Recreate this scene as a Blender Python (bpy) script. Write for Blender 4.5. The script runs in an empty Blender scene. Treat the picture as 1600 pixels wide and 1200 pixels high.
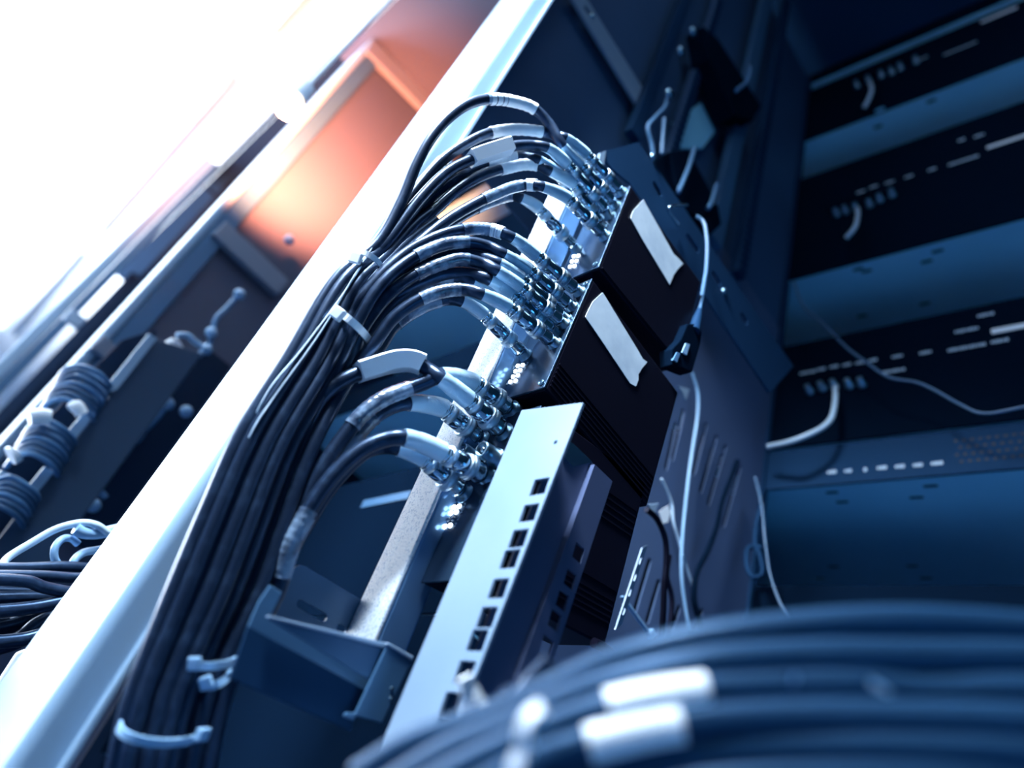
import bpy, math, random
import numpy as np
from mathutils import Vector, Matrix
random.seed(7)
SC = bpy.context.scene
COL = SC.collection

# ------------------------------------------------------------------ camera
F = 1103.0                                   # focal length in pixels of a 1600-wide frame
_u = np.array([570, -1400, F]); _u /= np.linalg.norm(_u)
_d = np.array([1500, 1480, F]); _d -= _u * (_u @ _d); _d /= np.linalg.norm(_d)
_h = np.cross(_u, _d)
M = np.stack([_d, _h, _u])                   # rows: world X (into the rack), Y (along the row), Z (up)
O = np.array([0, 0, 1.15])                   # camera stands 1.15 m above the floor
cd = bpy.data.cameras.new('camera'); cam = bpy.data.objects.new('camera', cd); COL.objects.link(cam)
R = M @ np.diag([1, -1, -1])
cam.matrix_world = Matrix([[*R[0], O[0]], [*R[1], O[1]], [*R[2], O[2]], [0, 0, 0, 1]])
cd.sensor_width = 36; cd.lens = 36 * F / 1600; cd.clip_start = 0.01; cd.clip_end = 60
cd.dof.use_dof = True; cd.dof.focus_distance = 0.46; cd.dof.aperture_fstop = 3.5
SC.camera = cam

# ------------------------------------------------------------------ world, lights, exposure
w = bpy.data.worlds.new('world'); SC.world = w; w.use_nodes = True
w.node_tree.nodes['Background'].inputs[0].default_value = (0.045, 0.26, 0.58, 1)
w.node_tree.nodes['Background'].inputs[1].default_value = 0.08
vs = SC.view_settings
vs.view_transform = 'Standard'; vs.look = 'None'; vs.gamma = 1; vs.exposure = 0.0; vs.use_curve_mapping = False

def area(name, loc, target, sx, sy, e, c, spread=180):
    l = bpy.data.lights.new(name, 'AREA'); l.shape = 'RECTANGLE'; l.size = sx; l.size_y = sy; l.energy = e; l.color = c; l.spread = math.radians(spread)
    o = bpy.data.objects.new(name, l); COL.objects.link(o); o.location = Vector(loc) + Vector(O)
    o.rotation_euler = (Vector(target) - Vector(loc)).to_track_quat('-Z', 'Y').to_euler(); return o
area('aisle_ceiling_light', (-0.80, 1.30, 1.62), (0.15, 0.40, 0.30), 1.0, 0.9, 30, (0.76, 0.88, 1.0))
area('added_key_light', (-0.50, 0.20, 1.12), (0.16, 0.33, 0.46), 0.26, 0.26, 9.0, (0.78, 0.89, 1.0), 52)  # added light without a seen source, brightens plugs, labels and cables
area('far_ceiling_wash', (-1.2, 3.0, 0.6), (-0.6, 2.2, 1.75), 1.6, 1.6, 300, (0.86, 0.93, 1.0))  # added uplight that bleaches the far ceiling
area('rear_fill', (-0.25, -0.25, 1.25), (0.18, 0.33, 0.42), 0.28, 0.28, 1.2, (0.66, 0.85, 1.0))  # added fill from above the camera, no lamp seen there
area('low_rear_fill', (0.25, -1.25, -0.55), (0.95, 0.15, 0.62), 0.6, 0.6, 4.2, (0.10, 0.46, 1.0))  # added blue fill that lifts the undersides of the chassis
def point(name, loc, e, c, r=0.03):
    l = bpy.data.lights.new(name, 'POINT'); l.energy = e; l.color = c; l.shadow_soft_size = r
    o = bpy.data.objects.new(name, l); COL.objects.link(o); o.location = Vector(loc) + Vector(O); return o

# ------------------------------------------------------------------ projection helpers (real planes of the place)
def ray(px, py): return M @ np.array([(px - 800) / F, (py - 600) / F, 1.0])
def P(px, py, z): return ray(px, py) * z
def onX(px, py, x): r = ray(px, py); return r * (x / r[0])
def onY(px, py, y): r = ray(px, py); return r * (y / r[1])
def onZ(px, py, z): r = ray(px, py); return r * (z / r[2])
def onPl(px, py, p0, n): r = ray(px, py); return r * ((p0 @ n) / (r @ n))
X_, Y_, Z_ = np.eye(3)
def nrm(v): v = np.array(v, float); return v / np.linalg.norm(v)

# ------------------------------------------------------------------ materials
def mat(name, c, rough=0.5, metal=0.0, spec=0.5, coat=0.0, bump=None, em=None, es=0.0, speck=None, trans=0.0, wear=None, tint=None):
    m = bpy.data.materials.new(name); m.use_nodes = True
    nt = m.node_tree; b = nt.nodes['Principled BSDF']
    b.inputs['Base Color'].default_value = (*c, 1); b.inputs['Roughness'].default_value = rough
    b.inputs['Metallic'].default_value = metal; b.inputs['Specular IOR Level'].default_value = spec
    b.inputs['Coat Weight'].default_value = coat; b.inputs['Transmission Weight'].default_value = trans
    if tint: b.inputs['Specular Tint'].default_value = (*tint, 1)
    if em: b.inputs['Emission Color'].default_value = (*em, 1); b.inputs['Emission Strength'].default_value = es
    tc = nt.nodes.new('ShaderNodeTexCoord')
    if bump:
        n = nt.nodes.new('ShaderNodeTexNoise'); n.inputs['Scale'].default_value = bump[0]; n.inputs['Detail'].default_value = 4
        bn = nt.nodes.new('ShaderNodeBump'); bn.inputs['Strength'].default_value = bump[1]; bn.inputs['Distance'].default_value = bump[2]
        nt.links.new(tc.outputs['Object'], n.inputs['Vector']); nt.links.new(n.outputs['Fac'], bn.inputs['Height'])
        nt.links.new(bn.outputs['Normal'], b.inputs['Normal'])
    if speck or wear:
        sc, c2, lo, hi = speck or wear
        n = nt.nodes.new('ShaderNodeTexNoise'); n.inputs['Scale'].default_value = sc; n.inputs['Detail'].default_value = 5
        r = nt.nodes.new('ShaderNodeValToRGB'); r.color_ramp.elements[0].position = lo; r.color_ramp.elements[1].position = hi
        r.color_ramp.elements[0].color = (*c2, 1); r.color_ramp.elements[1].color = (*c, 1)
        nt.links.new(tc.outputs['Object'], n.inputs['Vector']); nt.links.new(n.outputs['Fac'], r.inputs['Fac'])
        nt.links.new(r.outputs['Color'], b.inputs['Base Color'])
    return m
MT = dict(
    post=mat('pale_post_paint', (0.23, 0.36, 0.51), 0.42, bump=(60, 0.05, 0.001)),
    rail=mat('zinc_rail', (0.27, 0.38, 0.52), 0.38, 0.25, wear=(9, (0.22, 0.33, 0.47), 0.35, 0.65)),
    web=mat('dark_channel', (0.060, 0.085, 0.17), 0.4, spec=0.4),  # one darker even colour for the rail's web and flange
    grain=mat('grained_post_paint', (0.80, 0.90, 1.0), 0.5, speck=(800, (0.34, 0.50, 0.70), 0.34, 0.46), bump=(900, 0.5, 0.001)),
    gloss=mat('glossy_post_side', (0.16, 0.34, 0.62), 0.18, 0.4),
    bracket=mat('bracket_steel', (0.048, 0.13, 0.25), 0.36, 0.2, bump=(90, 0.04, 0.001)),
    dark=mat('dark_steel', (0.009, 0.034, 0.085), 0.5, 0.0, spec=0.08, tint=(0.2, 0.5, 1.0)),
    navy=mat('navy_panel_paint', (0.036, 0.085, 0.18), 0.55, spec=0.2, wear=(6, (0.030, 0.072, 0.155), 0.35, 0.65)),
    vent=mat('vented_sheet_paint', (0.060, 0.10, 0.20), 0.5, spec=0.3),
    cover=mat('manager_cover_paint', (0.022, 0.055, 0.11), 0.5, spec=0.3),
    coil=mat('coil_cable', (0.05, 0.13, 0.25), 0.4),
    under=mat('chassis_plate', (0.32, 0.72, 0.94), 0.5, 0.0, wear=(5, (0.27, 0.64, 0.86), 0.35, 0.65)),
    black=mat('black_enamel', (0.002, 0.007, 0.018), 0.6, spec=0.0, tint=(0.2, 0.5, 1.0)),
    case=mat('black_case_paint', (0.004, 0.004, 0.010), 0.40, spec=0.2, tint=(0.35, 0.45, 0.9), bump=(300, 0.05, 0.0005)),
    face=mat('device_face_metal', (0.035, 0.075, 0.14), 0.24, 0.6),
    jacket=mat('cable_jacket', (0.008, 0.016, 0.036), 0.30, spec=0.6, tint=(0.30, 0.55, 1.0), wear=(140, (0.018, 0.035, 0.07), 0.30, 0.50)),
    jacket2=mat('foreground_cable_jacket', (0.010, 0.038, 0.088), 0.36, spec=0.4, tint=(0.25, 0.55, 1.0)),
    boot=mat('pale_rubber_boot', (0.40, 0.60, 0.78), 0.24, spec=0.8, coat=0.4),
    nickel=mat('nickel_plate', (0.60, 0.76, 0.86), 0.16, 1.0),
    plug=mat('polished_plug_barrel', (0.30, 0.45, 0.58), 0.13, 1.0),
    knurl=mat('knurled_nickel', (0.46, 0.62, 0.76), 0.34, 1.0, bump=(1400, 0.6, 0.0006)),
    jack=mat('dull_nickel_jack', (0.20, 0.34, 0.46), 0.28, 1.0),
    hole=mat('dark_bore', (0.004, 0.01, 0.03), 0.6),
    paper=mat('white_label_paper', (0.86, 0.93, 1.0), 0.5),
    tape=mat('masking_tape', (0.66, 0.78, 0.88), 0.6, wear=(35, (0.50, 0.62, 0.74), 0.35, 0.6), bump=(60, 0.2, 0.001)),
    film=mat('clear_label_film', (0.20, 0.30, 0.44), 0.22, spec=0.8, bump=(160, 0.5, 0.002), wear=(90, (0.05, 0.08, 0.14), 0.4, 0.6)),
    nylon=mat('white_nylon', (0.80, 0.88, 0.96), 0.4),
    nylonb=mat('bluish_nylon', (0.26, 0.46, 0.70), 0.4),
    led=mat('lit_led', (0.9, 0.95, 1), 0.3, em=(0.85, 0.95, 1.0), es=7),
    ledoff=mat('unlit_led', (0.06, 0.12, 0.22), 0.3),
    print=mat('panel_print', (0.55, 0.72, 0.88), 0.5),
    wire=mat('white_wire', (0.50, 0.66, 0.82), 0.4),
    darkw=mat('grey_blue_wire', (0.10, 0.24, 0.44), 0.4),
    ceil=mat('ceiling_paint', (0.85, 0.9, 0.95), 0.8),
    wall=mat('wall_paint', (0.8, 0.88, 0.95), 0.8),
    floor=mat('floor_tiles', (0.10, 0.20, 0.38), 0.4, wear=(3, (0.08, 0.17, 0.33), 0.4, 0.6)),
    panel=mat('lit_diffuser', (0.9, 0.95, 1), 0.5, em=(0.88, 0.95, 1.0), es=3),
    warm=mat('flare_bulb', (1, 0.8, 0.6), 0.4, em=(1.0, 0.75, 0.5), es=4),
    barm=mat('cross_bar_paint', (0.16, 0.20, 0.28), 0.6),
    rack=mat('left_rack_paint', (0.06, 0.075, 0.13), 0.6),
    rackd=mat('left_rack_shade', (0.010, 0.024, 0.055), 0.5, spec=0.05),  # rack paint darkened in its colour to stand for shade inside the racks
)

# ------------------------------------------------------------------ mesh collecting
class MB:
    def __init__(s): s.v = []; s.f = []; s.sm = []
    def add(s, v, f, smooth=False):
        n = len(s.v); s.v += [tuple(map(float, p)) for p in v]; s.f += [tuple(i + n for i in q) for q in f]; s.sm += [smooth] * len(f); return s
    def prism(s, pts, ext):
        """solid from a planar polygon moved by ext"""
        n = len(pts); a = [np.array(p, float) for p in pts]; b = [p + np.array(ext, float) for p in a]
        f = [tuple(range(n)), tuple(range(2 * n - 1, n - 1, -1))] + [(i, n + i, n + (i + 1) % n, (i + 1) % n) for i in range(n)]
        return s.add(a + b, f)
    def box(s, c, ax, ay, az):
        c, ax, ay, az = (np.array(q, float) for q in (c, ax, ay, az))
        return s.prism([c - ax - ay - az, c + ax - ay - az, c + ax + ay - az, c - ax + ay - az], 2 * az)
    def tube(s, pts, r, n=12, caps=True, flat=None, ref=None):
        pts = [np.array(p, float) for p in pts]; m = len(pts)
        t = [nrm(pts[min(i + 1, m - 1)] - pts[max(i - 1, 0)]) for i in range(m)]
        up = np.array(ref if ref is not None else ([0, 0, 1] if abs(t[0][2]) < .9 else [1, 0, 0]), float)
        nn = nrm(up - t[0] * (up @ t[0])); V = []
        for i in range(m):
            if ref is not None: nn = nrm(np.array(ref) - t[i] * (np.array(ref) @ t[i]))
            else: nn = nrm(nn - t[i] * (nn @ t[i]))
            bb = np.cross(t[i], nn); ri = r(i / (m - 1)) if callable(r) else (r[i] if hasattr(r, '__len__') else r)
            if flat:
                for (a, b) in flat: V.append(pts[i] + nn * a + bb * b)
            else:
                for k in range(n): q = 2 * math.pi * k / n; V.append(pts[i] + nn * (ri * math.cos(q)) + bb * (ri * math.sin(q)))
        if flat: n = len(flat)
        f = [(i * n + k, (i + 1) * n + k, (i + 1) * n + (k + 1) % n, i * n + (k + 1) % n) for i in range(m - 1) for k in range(n)]
        s.add(V, f, not flat)
        if caps: s.add(V[:n], [tuple(range(n))]); s.add(V[-n:], [tuple(range(n - 1, -1, -1))])
        return s
    def lathe(s, o, ax, prof, n=24):
        """prof: (distance along ax, radius)"""
        ax = nrm(ax); a = nrm(np.cross(ax, [0.3, 0.2, 0.9])); b = np.cross(ax, a); o = np.array(o, float); V = []
        for (t, r) in prof:
            for k in range(n): q = 2 * math.pi * k / n; V.append(o + ax * t + a * (r * math.cos(q)) + b * (r * math.sin(q)))
        f = [(i * n + k, i * n + (k + 1) % n, (i + 1) * n + (k + 1) % n, (i + 1) * n + k) for i in range(len(prof) - 1) for k in range(n)]
        s.add(V, f, True); s.add(V[:n], [tuple(range(n - 1, -1, -1))]); s.add(V[-n:], [tuple(range(n))]); return s
    def ball(s, c, r, n=10):
        return s.lathe(np.array(c, float) - np.array([0, 0, r]), [0, 0, 1], [(r - r * math.cos(math.pi * i / n), max(1e-5, r * math.sin(math.pi * i / n))) for i in range(n + 1)], n * 2)

def link(name, mb, m, parent=None, label=None, cat=None, group=None, kind=None, bevel=0.0, loc=None, autosm=True):
    """one mesh object; vertices are given relative to the camera station, the origin sits at the thing"""
    V = np.array(mb.v) + O
    base = np.array(parent_origin(parent)) if parent else (np.array(loc) + O if loc is not None else np.array([V[:, 0].mean(), V[:, 1].mean(), V[:, 2].min()]))
    me = bpy.data.meshes.new(name); me.from_pydata([tuple(p) for p in (V - base)], [], mb.f); me.validate()
    for p, q in zip(me.polygons, mb.sm): p.use_smooth = q
    import bmesh
    bm = bmesh.new(); bm.from_mesh(me); bmesh.ops.recalc_face_normals(bm, faces=bm.faces); bm.to_mesh(me); bm.free()
    me.materials.append(MT[m]); o = bpy.data.objects.new(name, me); COL.objects.link(o)
    if parent: o.parent = parent
    else: o.location = base
    if bevel:
        b = o.modifiers.new('bevel', 'BEVEL'); b.width = bevel; b.segments = 2; b.limit_method = 'ANGLE'
    tag(o, label, cat, group, kind); return o
def parent_origin(o):
    v = Vector((0, 0, 0))
    while o: v += o.location; o = o.parent
    return v
def tag(o, label=None, cat=None, group=None, kind=None):
    for k, v in (('label', label), ('category', cat), ('group', group), ('kind', kind)):
        if v: o[k] = v
def thing(name, loc, label, cat, group=None):
    o = bpy.data.objects.new(name, None); o.empty_display_size = 0.02; COL.objects.link(o); o.location = Vector(np.array(loc) + O); tag(o, label, cat, group); return o

def holed(mb, pts, holes, thick, ext):
    """plate with real holes: pts and holes are 3-D loops on one plane, ext the direction of thickness"""
    o = np.array(pts[0], float); ez = nrm(ext); ex = nrm(np.array(pts[1]) - o); ex = nrm(ex - ez * (ex @ ez)); ey = np.cross(ez, ex)
    cu = bpy.data.curves.new('tmp', 'CURVE'); cu.dimensions = '2D'; cu.fill_mode = 'BOTH'; cu.extrude = thick / 2
    for loop in [pts] + list(holes):
        sp = cu.splines.new('POLY'); sp.points.add(len(loop) - 1); sp.use_cyclic_u = True
        for q, p in zip(sp.points, loop):
            d = np.array(p, float) - o; q.co = (d @ ex, d @ ey, 0, 1)
    ob = bpy.data.objects.new('tmp', cu); COL.objects.link(ob)
    dg = bpy.context.evaluated_depsgraph_get(); me = bpy.data.meshes.new_from_object(ob.evaluated_get(dg))
    mb.add([o + ex * v.co[0] + ey * v.co[1] + ez * (v.co[2] + thick / 2) for v in me.vertices], [tuple(p.vertices) for p in me.polygons])
    bpy.data.objects.remove(ob); bpy.data.curves.remove(cu); bpy.data.meshes.remove(me); return mb
def rectq(c, a, b): c, a, b = map(np.array, (c, a, b)); return [c - a - b, c + a - b, c + a + b, c - a + b]
def rounded(c, a, b, n=5):
    """slot: rectangle half-axes a, b with round ends along a"""
    c, a, b = map(np.array, (c, a, b)); lb = np.linalg.norm(b); la = np.linalg.norm(a); k = (la - lb) / la; out = []
    for sgn in (1, -1):
        for i in range(n + 1):
            q = -math.pi / 2 + math.pi * i / n; out.append(c + sgn * a * k + sgn * (nrm(a) * lb * math.cos(q) + b * math.sin(q)))
    return out
def glyph(txt, size, o, ex, ey, thick, mb):
    cu = bpy.data.curves.new('tmp', 'FONT'); cu.body = txt; cu.size = size; cu.extrude = thick; cu.align_x = 'CENTER'; cu.align_y = 'CENTER'
    ob = bpy.data.objects.new('tmp', cu); COL.objects.link(ob); dg = bpy.context.evaluated_depsgraph_get()
    me = bpy.data.meshes.new_from_object(ob.evaluated_get(dg)); ez = np.cross(ex, ey)
    mb.add([np.array(o) + ex * v.co[0] + ey * v.co[1] + ez * v.co[2] for v in me.vertices], [tuple(p.vertices) for p in me.polygons])
    bpy.data.objects.remove(ob); bpy.data.curves.remove(cu); bpy.data.meshes.remove(me)
def spline(pts, per=8):
    p = [np.array(q, float) for q in pts]; p = [2 * p[0] - p[1]] + p + [2 * p[-1] - p[-2]]; out = []
    for i in range(1, len(p) - 2):
        a, b, c, d = p[i - 1:i + 3]
        t0 = 0; t1 = t0 + max(1e-6, np.linalg.norm(b - a)) ** .5; t2 = t1 + max(1e-6, np.linalg.norm(c - b)) ** .5; t3 = t2 + max(1e-6, np.linalg.norm(d - c)) ** .5
        for k in range(per):
            t = t1 + (t2 - t1) * k / per
            A1 = (t1 - t) / (t1 - t0) * a + (t - t0) / (t1 - t0) * b; A2 = (t2 - t) / (t2 - t1) * b + (t - t1) / (t2 - t1) * c; A3 = (t3 - t) / (t3 - t2) * c + (t - t2) / (t3 - t2) * d
            B1 = (t2 - t) / (t2 - t0) * A1 + (t - t0) / (t2 - t0) * A2; B2 = (t3 - t) / (t3 - t1) * A2 + (t - t1) / (t3 - t1) * A3
            out.append((t2 - t) / (t2 - t1) * B1 + (t - t1) / (t2 - t1) * B2)
    out.append(p[-2]); return out
def cut(pts, a, b):
    """piece of a polyline between arc fractions a and b"""
    d = [0]
    for i in range(1, len(pts)): d.append(d[-1] + np.linalg.norm(pts[i] - pts[i - 1]))
    L = d[-1]; out = []
    for k in range(15):
        s = (a + (b - a) * k / 14) * L; i = max(1, min(len(pts) - 1, int(np.searchsorted(d, s)))); q = (s - d[i - 1]) / max(1e-9, d[i] - d[i - 1])
        out.append(pts[i - 1] + (pts[i] - pts[i - 1]) * q)
    return out

# ------------------------------------------------------------------ the room
FL, CE = -1.15, 1.75
def slab(name, lo, hi, m): 
    lo = np.array(lo); hi = np.array(hi); c = (lo + hi) / 2; e = (hi - lo) / 2
    return link(name, MB().box(c, X_ * e[0], Y_ * e[1], Z_ * e[2]), m, kind='structure')
slab('floor', (-3.2, -2.0, FL - .05), (2.0, 7.0, FL), 'floor')
slab('ceiling', (-3.2, -0.6, CE), (2.0, 7.0, CE + .05), 'ceil')
slab('wall_left', (-3.2, -0.6, FL), (-3.1, 7.0, CE), 'wall')
slab('wall_back', (-3.1, 6.9, FL), (2.0, 7.0, CE), 'wall')
slab('wall_right', (1.9, -2.0, FL), (2.0, 6.9, CE), 'navy')
for i, (x, y, lab) in enumerate([(-0.75, 1.0, 'square luminous ceiling panel above the aisle, nearest to the rack'), (-0.75, 2.5, 'second luminous ceiling panel along the aisle'),
                                 (-0.75, 4.0, 'third luminous ceiling panel along the aisle'), (-2.2, 2.5, 'luminous ceiling panel over the far side of the aisle')]):
    t = thing('ceiling_light', (x, y, CE - .06), lab, 'ceiling light', 'luminous ceiling panels over the aisle')
    fr = MB()
    for s in (-1, 1):
        fr.box((x + s * .61, y, CE - .03), X_ * .02, Y_ * .63, Z_ * .03); fr.box((x, y + s * .61, CE - .03), X_ * .59, Y_ * .02, Z_ * .03)
    link('frame', fr, 'nylon', t); link('diffuser', MB().box((x, y, CE - .03), X_ * .585, Y_ * .585, Z_ * .01), 'panel', t)

t = thing('added_pendant', (-0.54, 0.19, 1.19), 'added square pendant housing over the unseen key light above the aisle', 'pendant light')  # fixture added round the helper light, out of view
link('housing', MB().box((-0.54, 0.19, 1.205), X_ * .22, Y_ * .22, Z_ * .012), 'nylon', t, bevel=.003)
link('hanger', MB().lathe((-0.54, 0.19, 1.217), Z_, [(0, .006), (CE - 1.217, .006)], 10), 'nylon', t)

# ------------------------------------------------------------------ rack frame: corner post, side panel, roof
PY = 0.36
prof = []
c0 = np.array([0.0965, PY, 0])
for k in range(9):
    q = math.pi + math.pi / 2 * k / 8; prof.append((c0[0] + .006 + .006 * math.cos(q), PY + .006 + .006 * math.sin(q)))
prof = [(0.103, 0.487)] + prof + [(0.1145, PY), (0.1145, PY - .004), (0.1175, PY - .004), (0.1175, PY + .03), (0.125, 0.487)]
mb = MB(); mb.prism([(x, y, FL) for x, y in prof], Z_ * (1.69 - FL))
post = thing('rack_post', (.11, .42, FL), 'broad pale steel corner post with the cable bundle running down its side', 'rack post')
link('post_body', mb, 'post', post, bevel=.0006)

def vert_post(name, pxs, y, wy, wx, label, m='post', split=None):
    """post on plane y through pixels; pxs = (top, bottom) of its near left edge"""
    a, b = onY(*pxs[0], y), onY(*pxs[1], y); x = (a[0] + b[0]) / 2
    t = thing(name, (x, y, FL), label, 'rack post', 'posts of the racks along the aisle')
    mb = MB().box((x + wx / 2, y + wy / 2, (FL + 1.30) / 2), X_ * wx / 2, Y_ * wy / 2, Z_ * (1.30 - FL) / 2); link('post_body', mb, m, t, bevel=.004); return t, x

# inner grained post
t = thing('inner_post', (.209, .329, .072), 'narrow grained white post standing on the bracket tray right behind the plugs', 'rack post')
IT, IB = .50, .072
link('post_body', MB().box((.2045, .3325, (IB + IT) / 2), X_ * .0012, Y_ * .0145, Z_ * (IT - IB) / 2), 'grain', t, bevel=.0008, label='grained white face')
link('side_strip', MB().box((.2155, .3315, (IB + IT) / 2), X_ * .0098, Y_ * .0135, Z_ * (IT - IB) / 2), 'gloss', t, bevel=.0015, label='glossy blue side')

# side panel: plain upper sheet, strut, vented sheet at the back
SY = 0.42
t = thing('side_panel', (.45, SY, FL), 'dark navy side panel closing the rack, with vertical louvre slots at its rear', 'side panel')
mb = MB(); mb.prism([(.13, SY + .0025, .54), (.735, SY + .0025, .54), (.735, SY + .0025, 1.68), (.13, SY + .0025, 1.68)], Y_ * .002); link('upper_sheet', mb, 'navy', t)
slots = []
for (px, py, p2x, p2y) in [(1104, 660, 1083, 742), (1120, 680, 1094, 770), (1134, 695, 1106, 790), (1157, 727, 1130, 824), (1068, 640, 1050, 720), (1056, 660, 1040, 735),
                           (1016, 872, 990, 960), (1030, 905, 1010, 975), (1062, 945, 1044, 1004), (1098, 950, 1082, 1000)]:
    a, b = onY(px, py, SY), onY(p2x, p2y, SY); slots.append(rounded((a + b) / 2, (b - a) / 2, X_ * .0035))
mb = MB(); holed(mb, [np.array(q) for q in [(.40, SY, FL + .01), (.735, SY, FL + .01), (.735, SY, .86), (.40, SY, .86)]], slots, .002, Y_); vs_ = link('vented_sheet', mb, 'vent', t)
mb = MB(); mb.prism([(.735, SY - .004, FL + .01), (.748, SY - .004, FL + .01), (.748, SY - .004, 1.68), (.735, SY - .004, 1.68)], Y_ * .03); link('edge_fold', mb, 'dark', t)
link('backing_sheet', MB().prism([(.40, SY + .03, FL + .01), (.745, SY + .03, FL + .01), (.745, SY + .03, .538), (.40, SY + .03, .538)], Y_ * .001), 'black', t)
a, b = onY(890, 0, SY - .012), onY(1014, 172, SY - .012); zt = (onY(900, 0, SY - .012)[2] + onY(1012, 170, SY - .012)[2]) / 2
t = thing('cross_strut', (.25, SY - .01, zt), 'flat pale blue cross strut at the top of the dark side panel', 'strut')
mb = MB(); ctr = lambda px, py: onY(px, py, SY - .012)
holed(mb, [ctr(888, -12), ctr(911, -12), ctr(1017, 158), ctr(1003, 176)], [rounded(ctr(918, 16), (ctr(923, 24) - ctr(913, 8)) / 2, (ctr(921, 15) - ctr(915, 17)) / 2)], .004, Y_)
link('strut_body', mb, 'rail', t); link('screw', MB().lathe(ctr(924, 25), -Y_, [(0, .004), (.002, .004), (.003, .002)]), 'nickel', t)

# rack roof
slab('trim_1', (.10, -.5, 1.69), (1.2, SY + .06, 1.72), 'dark')
bpy.data.objects['trim_1']['label'] = 'dark roof of the rack'

# ------------------------------------------------------------------ the three boxes
DEV = {}
def device(key, A, B, yd, C, label, tape=None, leds=(), offleds=(), digits=(), fins=(), wide=.04, loc_label=None):
    a, b = onY(*A, yd), onY(*B, yd); c = onY(*C, yd); d = c + (b - a) * ((np.linalg.norm(b - a) + .001) / np.linalg.norm(b - a))
    t = thing('signal_box', (a + c) / 2 + Y_ * wide / 2, label, 'signal converter', 'black signal boxes stacked in the rack')
    link('case', MB().prism([a + (c - a) * .012, c, d, b + (c - a) * .012], Y_ * wide), 'case', t, bevel=.0012)
    fp = MB().prism([a, a + (c - a) * .0115, b + (c - a) * .0115, b], Y_ * wide); link('front_panel', fp, 'face', t, bevel=.0004)
    n = nrm(np.cross(b - a, Y_)); n = n if n[0] < 0 else -n
    DEV[key] = dict(t=t, a=a, b=b, c=c, n=n, yd=yd)
    if leds:
        for (m, L, nm) in (('led', leds, 'lit_led'), ('ledoff', offleds, 'unlit_led')):
            for (px, py) in L:
                q = onPl(px, py, a, n); link(nm, MB().lathe(q - n * .0004, n, [(0, .00155), (.001, .0015), (.0017, .0009), (.0019, .0002)], 12), m, t, label='glowing white indicator' if m == 'led' else None)
    if digits:
        g = MB()
        ez = n; ey = nrm(b - a); ex = np.cross(ey, ez)
        for (ch, px, py) in digits: glyph(ch, .0042, onPl(px, py, a, n) + n * .0003, ex, ey, .0001, g)
        link('panel_print', g, 'print', t)
    for sc in ((.90, .93), (.10, .93), (.88, .06), (.10, .06)): pass
    for v in (.045, .955):
        q = a + (b - a) * v + Y_ * .004 - X_ * .0002; link('screw', MB().lathe(q, n, [(0, .0022), (.0009, .0022), (.001, .0013), (.0004, .0011)], 14), 'jack', t)
    if fins:
        fm = MB(); ex = nrm(c - a); ey = nrm(b - a)
        for v in fins:
            p, q = a + (b - a) * v + (c - a) * .03, a + (b - a) * v + (c - a) * .98
            fm.prism([p - ey * .0006, q - ey * .0006, q + ey * .0006, p + ey * .0006], -Y_ * .0006)
        link('cooling_ribs', fm, 'case', t)
    if tape:
        tm = MB().prism([onY(px, py, yd - .0003) for px, py in tape], -Y_ * .0004); link('tape_strip', tm, 'tape', t, label='torn strip of white tape')
    return t
device(1, (935, 417), (985, 290), .275, (1062, 574), 'uppermost of the three black boxes, a white tape strip next to the slotted rail',
       tape=[(1005, 312), (989, 329), (987, 334), (985, 341), (1005, 377), (1046, 445), (1052, 430), (1059, 420), (1067, 412), (1060, 404), (1052, 397), (1030, 357), (1008, 318)],
       leds=[(897, 401), (904, 400), (894, 409), (901, 408), (891, 417), (898, 416)], fins=(.03,))
device(2, (850, 605), (925, 435), .275, (1011, 792), 'middle black box of the stack with white tape strip above its ribbed lower edge',
       tape=[(941, 457), (925, 472), (920, 482), (914, 495), (940, 533), (984, 599), (993, 604), (997, 594), (997, 585), (1003, 575), (1011, 566), (1004, 561), (996, 547), (943, 460)],
       leds=[(809.5, 572), (817, 571), (806, 580.5), (813, 579), (802, 589), (809.5, 587), (798, 597), (806, 595.5)],
       digits=[('2', 824, 569), ('2', 793, 599), ('2', 803, 575), ('2', 820, 577)], fins=(.05, .085, .12, .155, .19, .225))
device(3, (738, 905), (846, 633), .275, (945, 1010), 'lowest black box, its plugs showing left of the square-holed rail',
       leds=[(710, 793), (718, 791.5), (705.5, 802), (713.5, 800.5), (696, 823), (704, 821.5)], offleds=[(701, 812.5), (708.5, 811.5)],
       digits=[('2', 702, 793), ('2', 726, 790), ('2', 697, 803), ('2', 722, 799), ('2', 693, 813), ('2', 717, 810), ('2', 688, 824), ('2', 712, 821)],
       fins=(.12, .15, .18, .21, .24, .30, .64, .68, .72, .76, .80), wide=.042)

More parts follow.
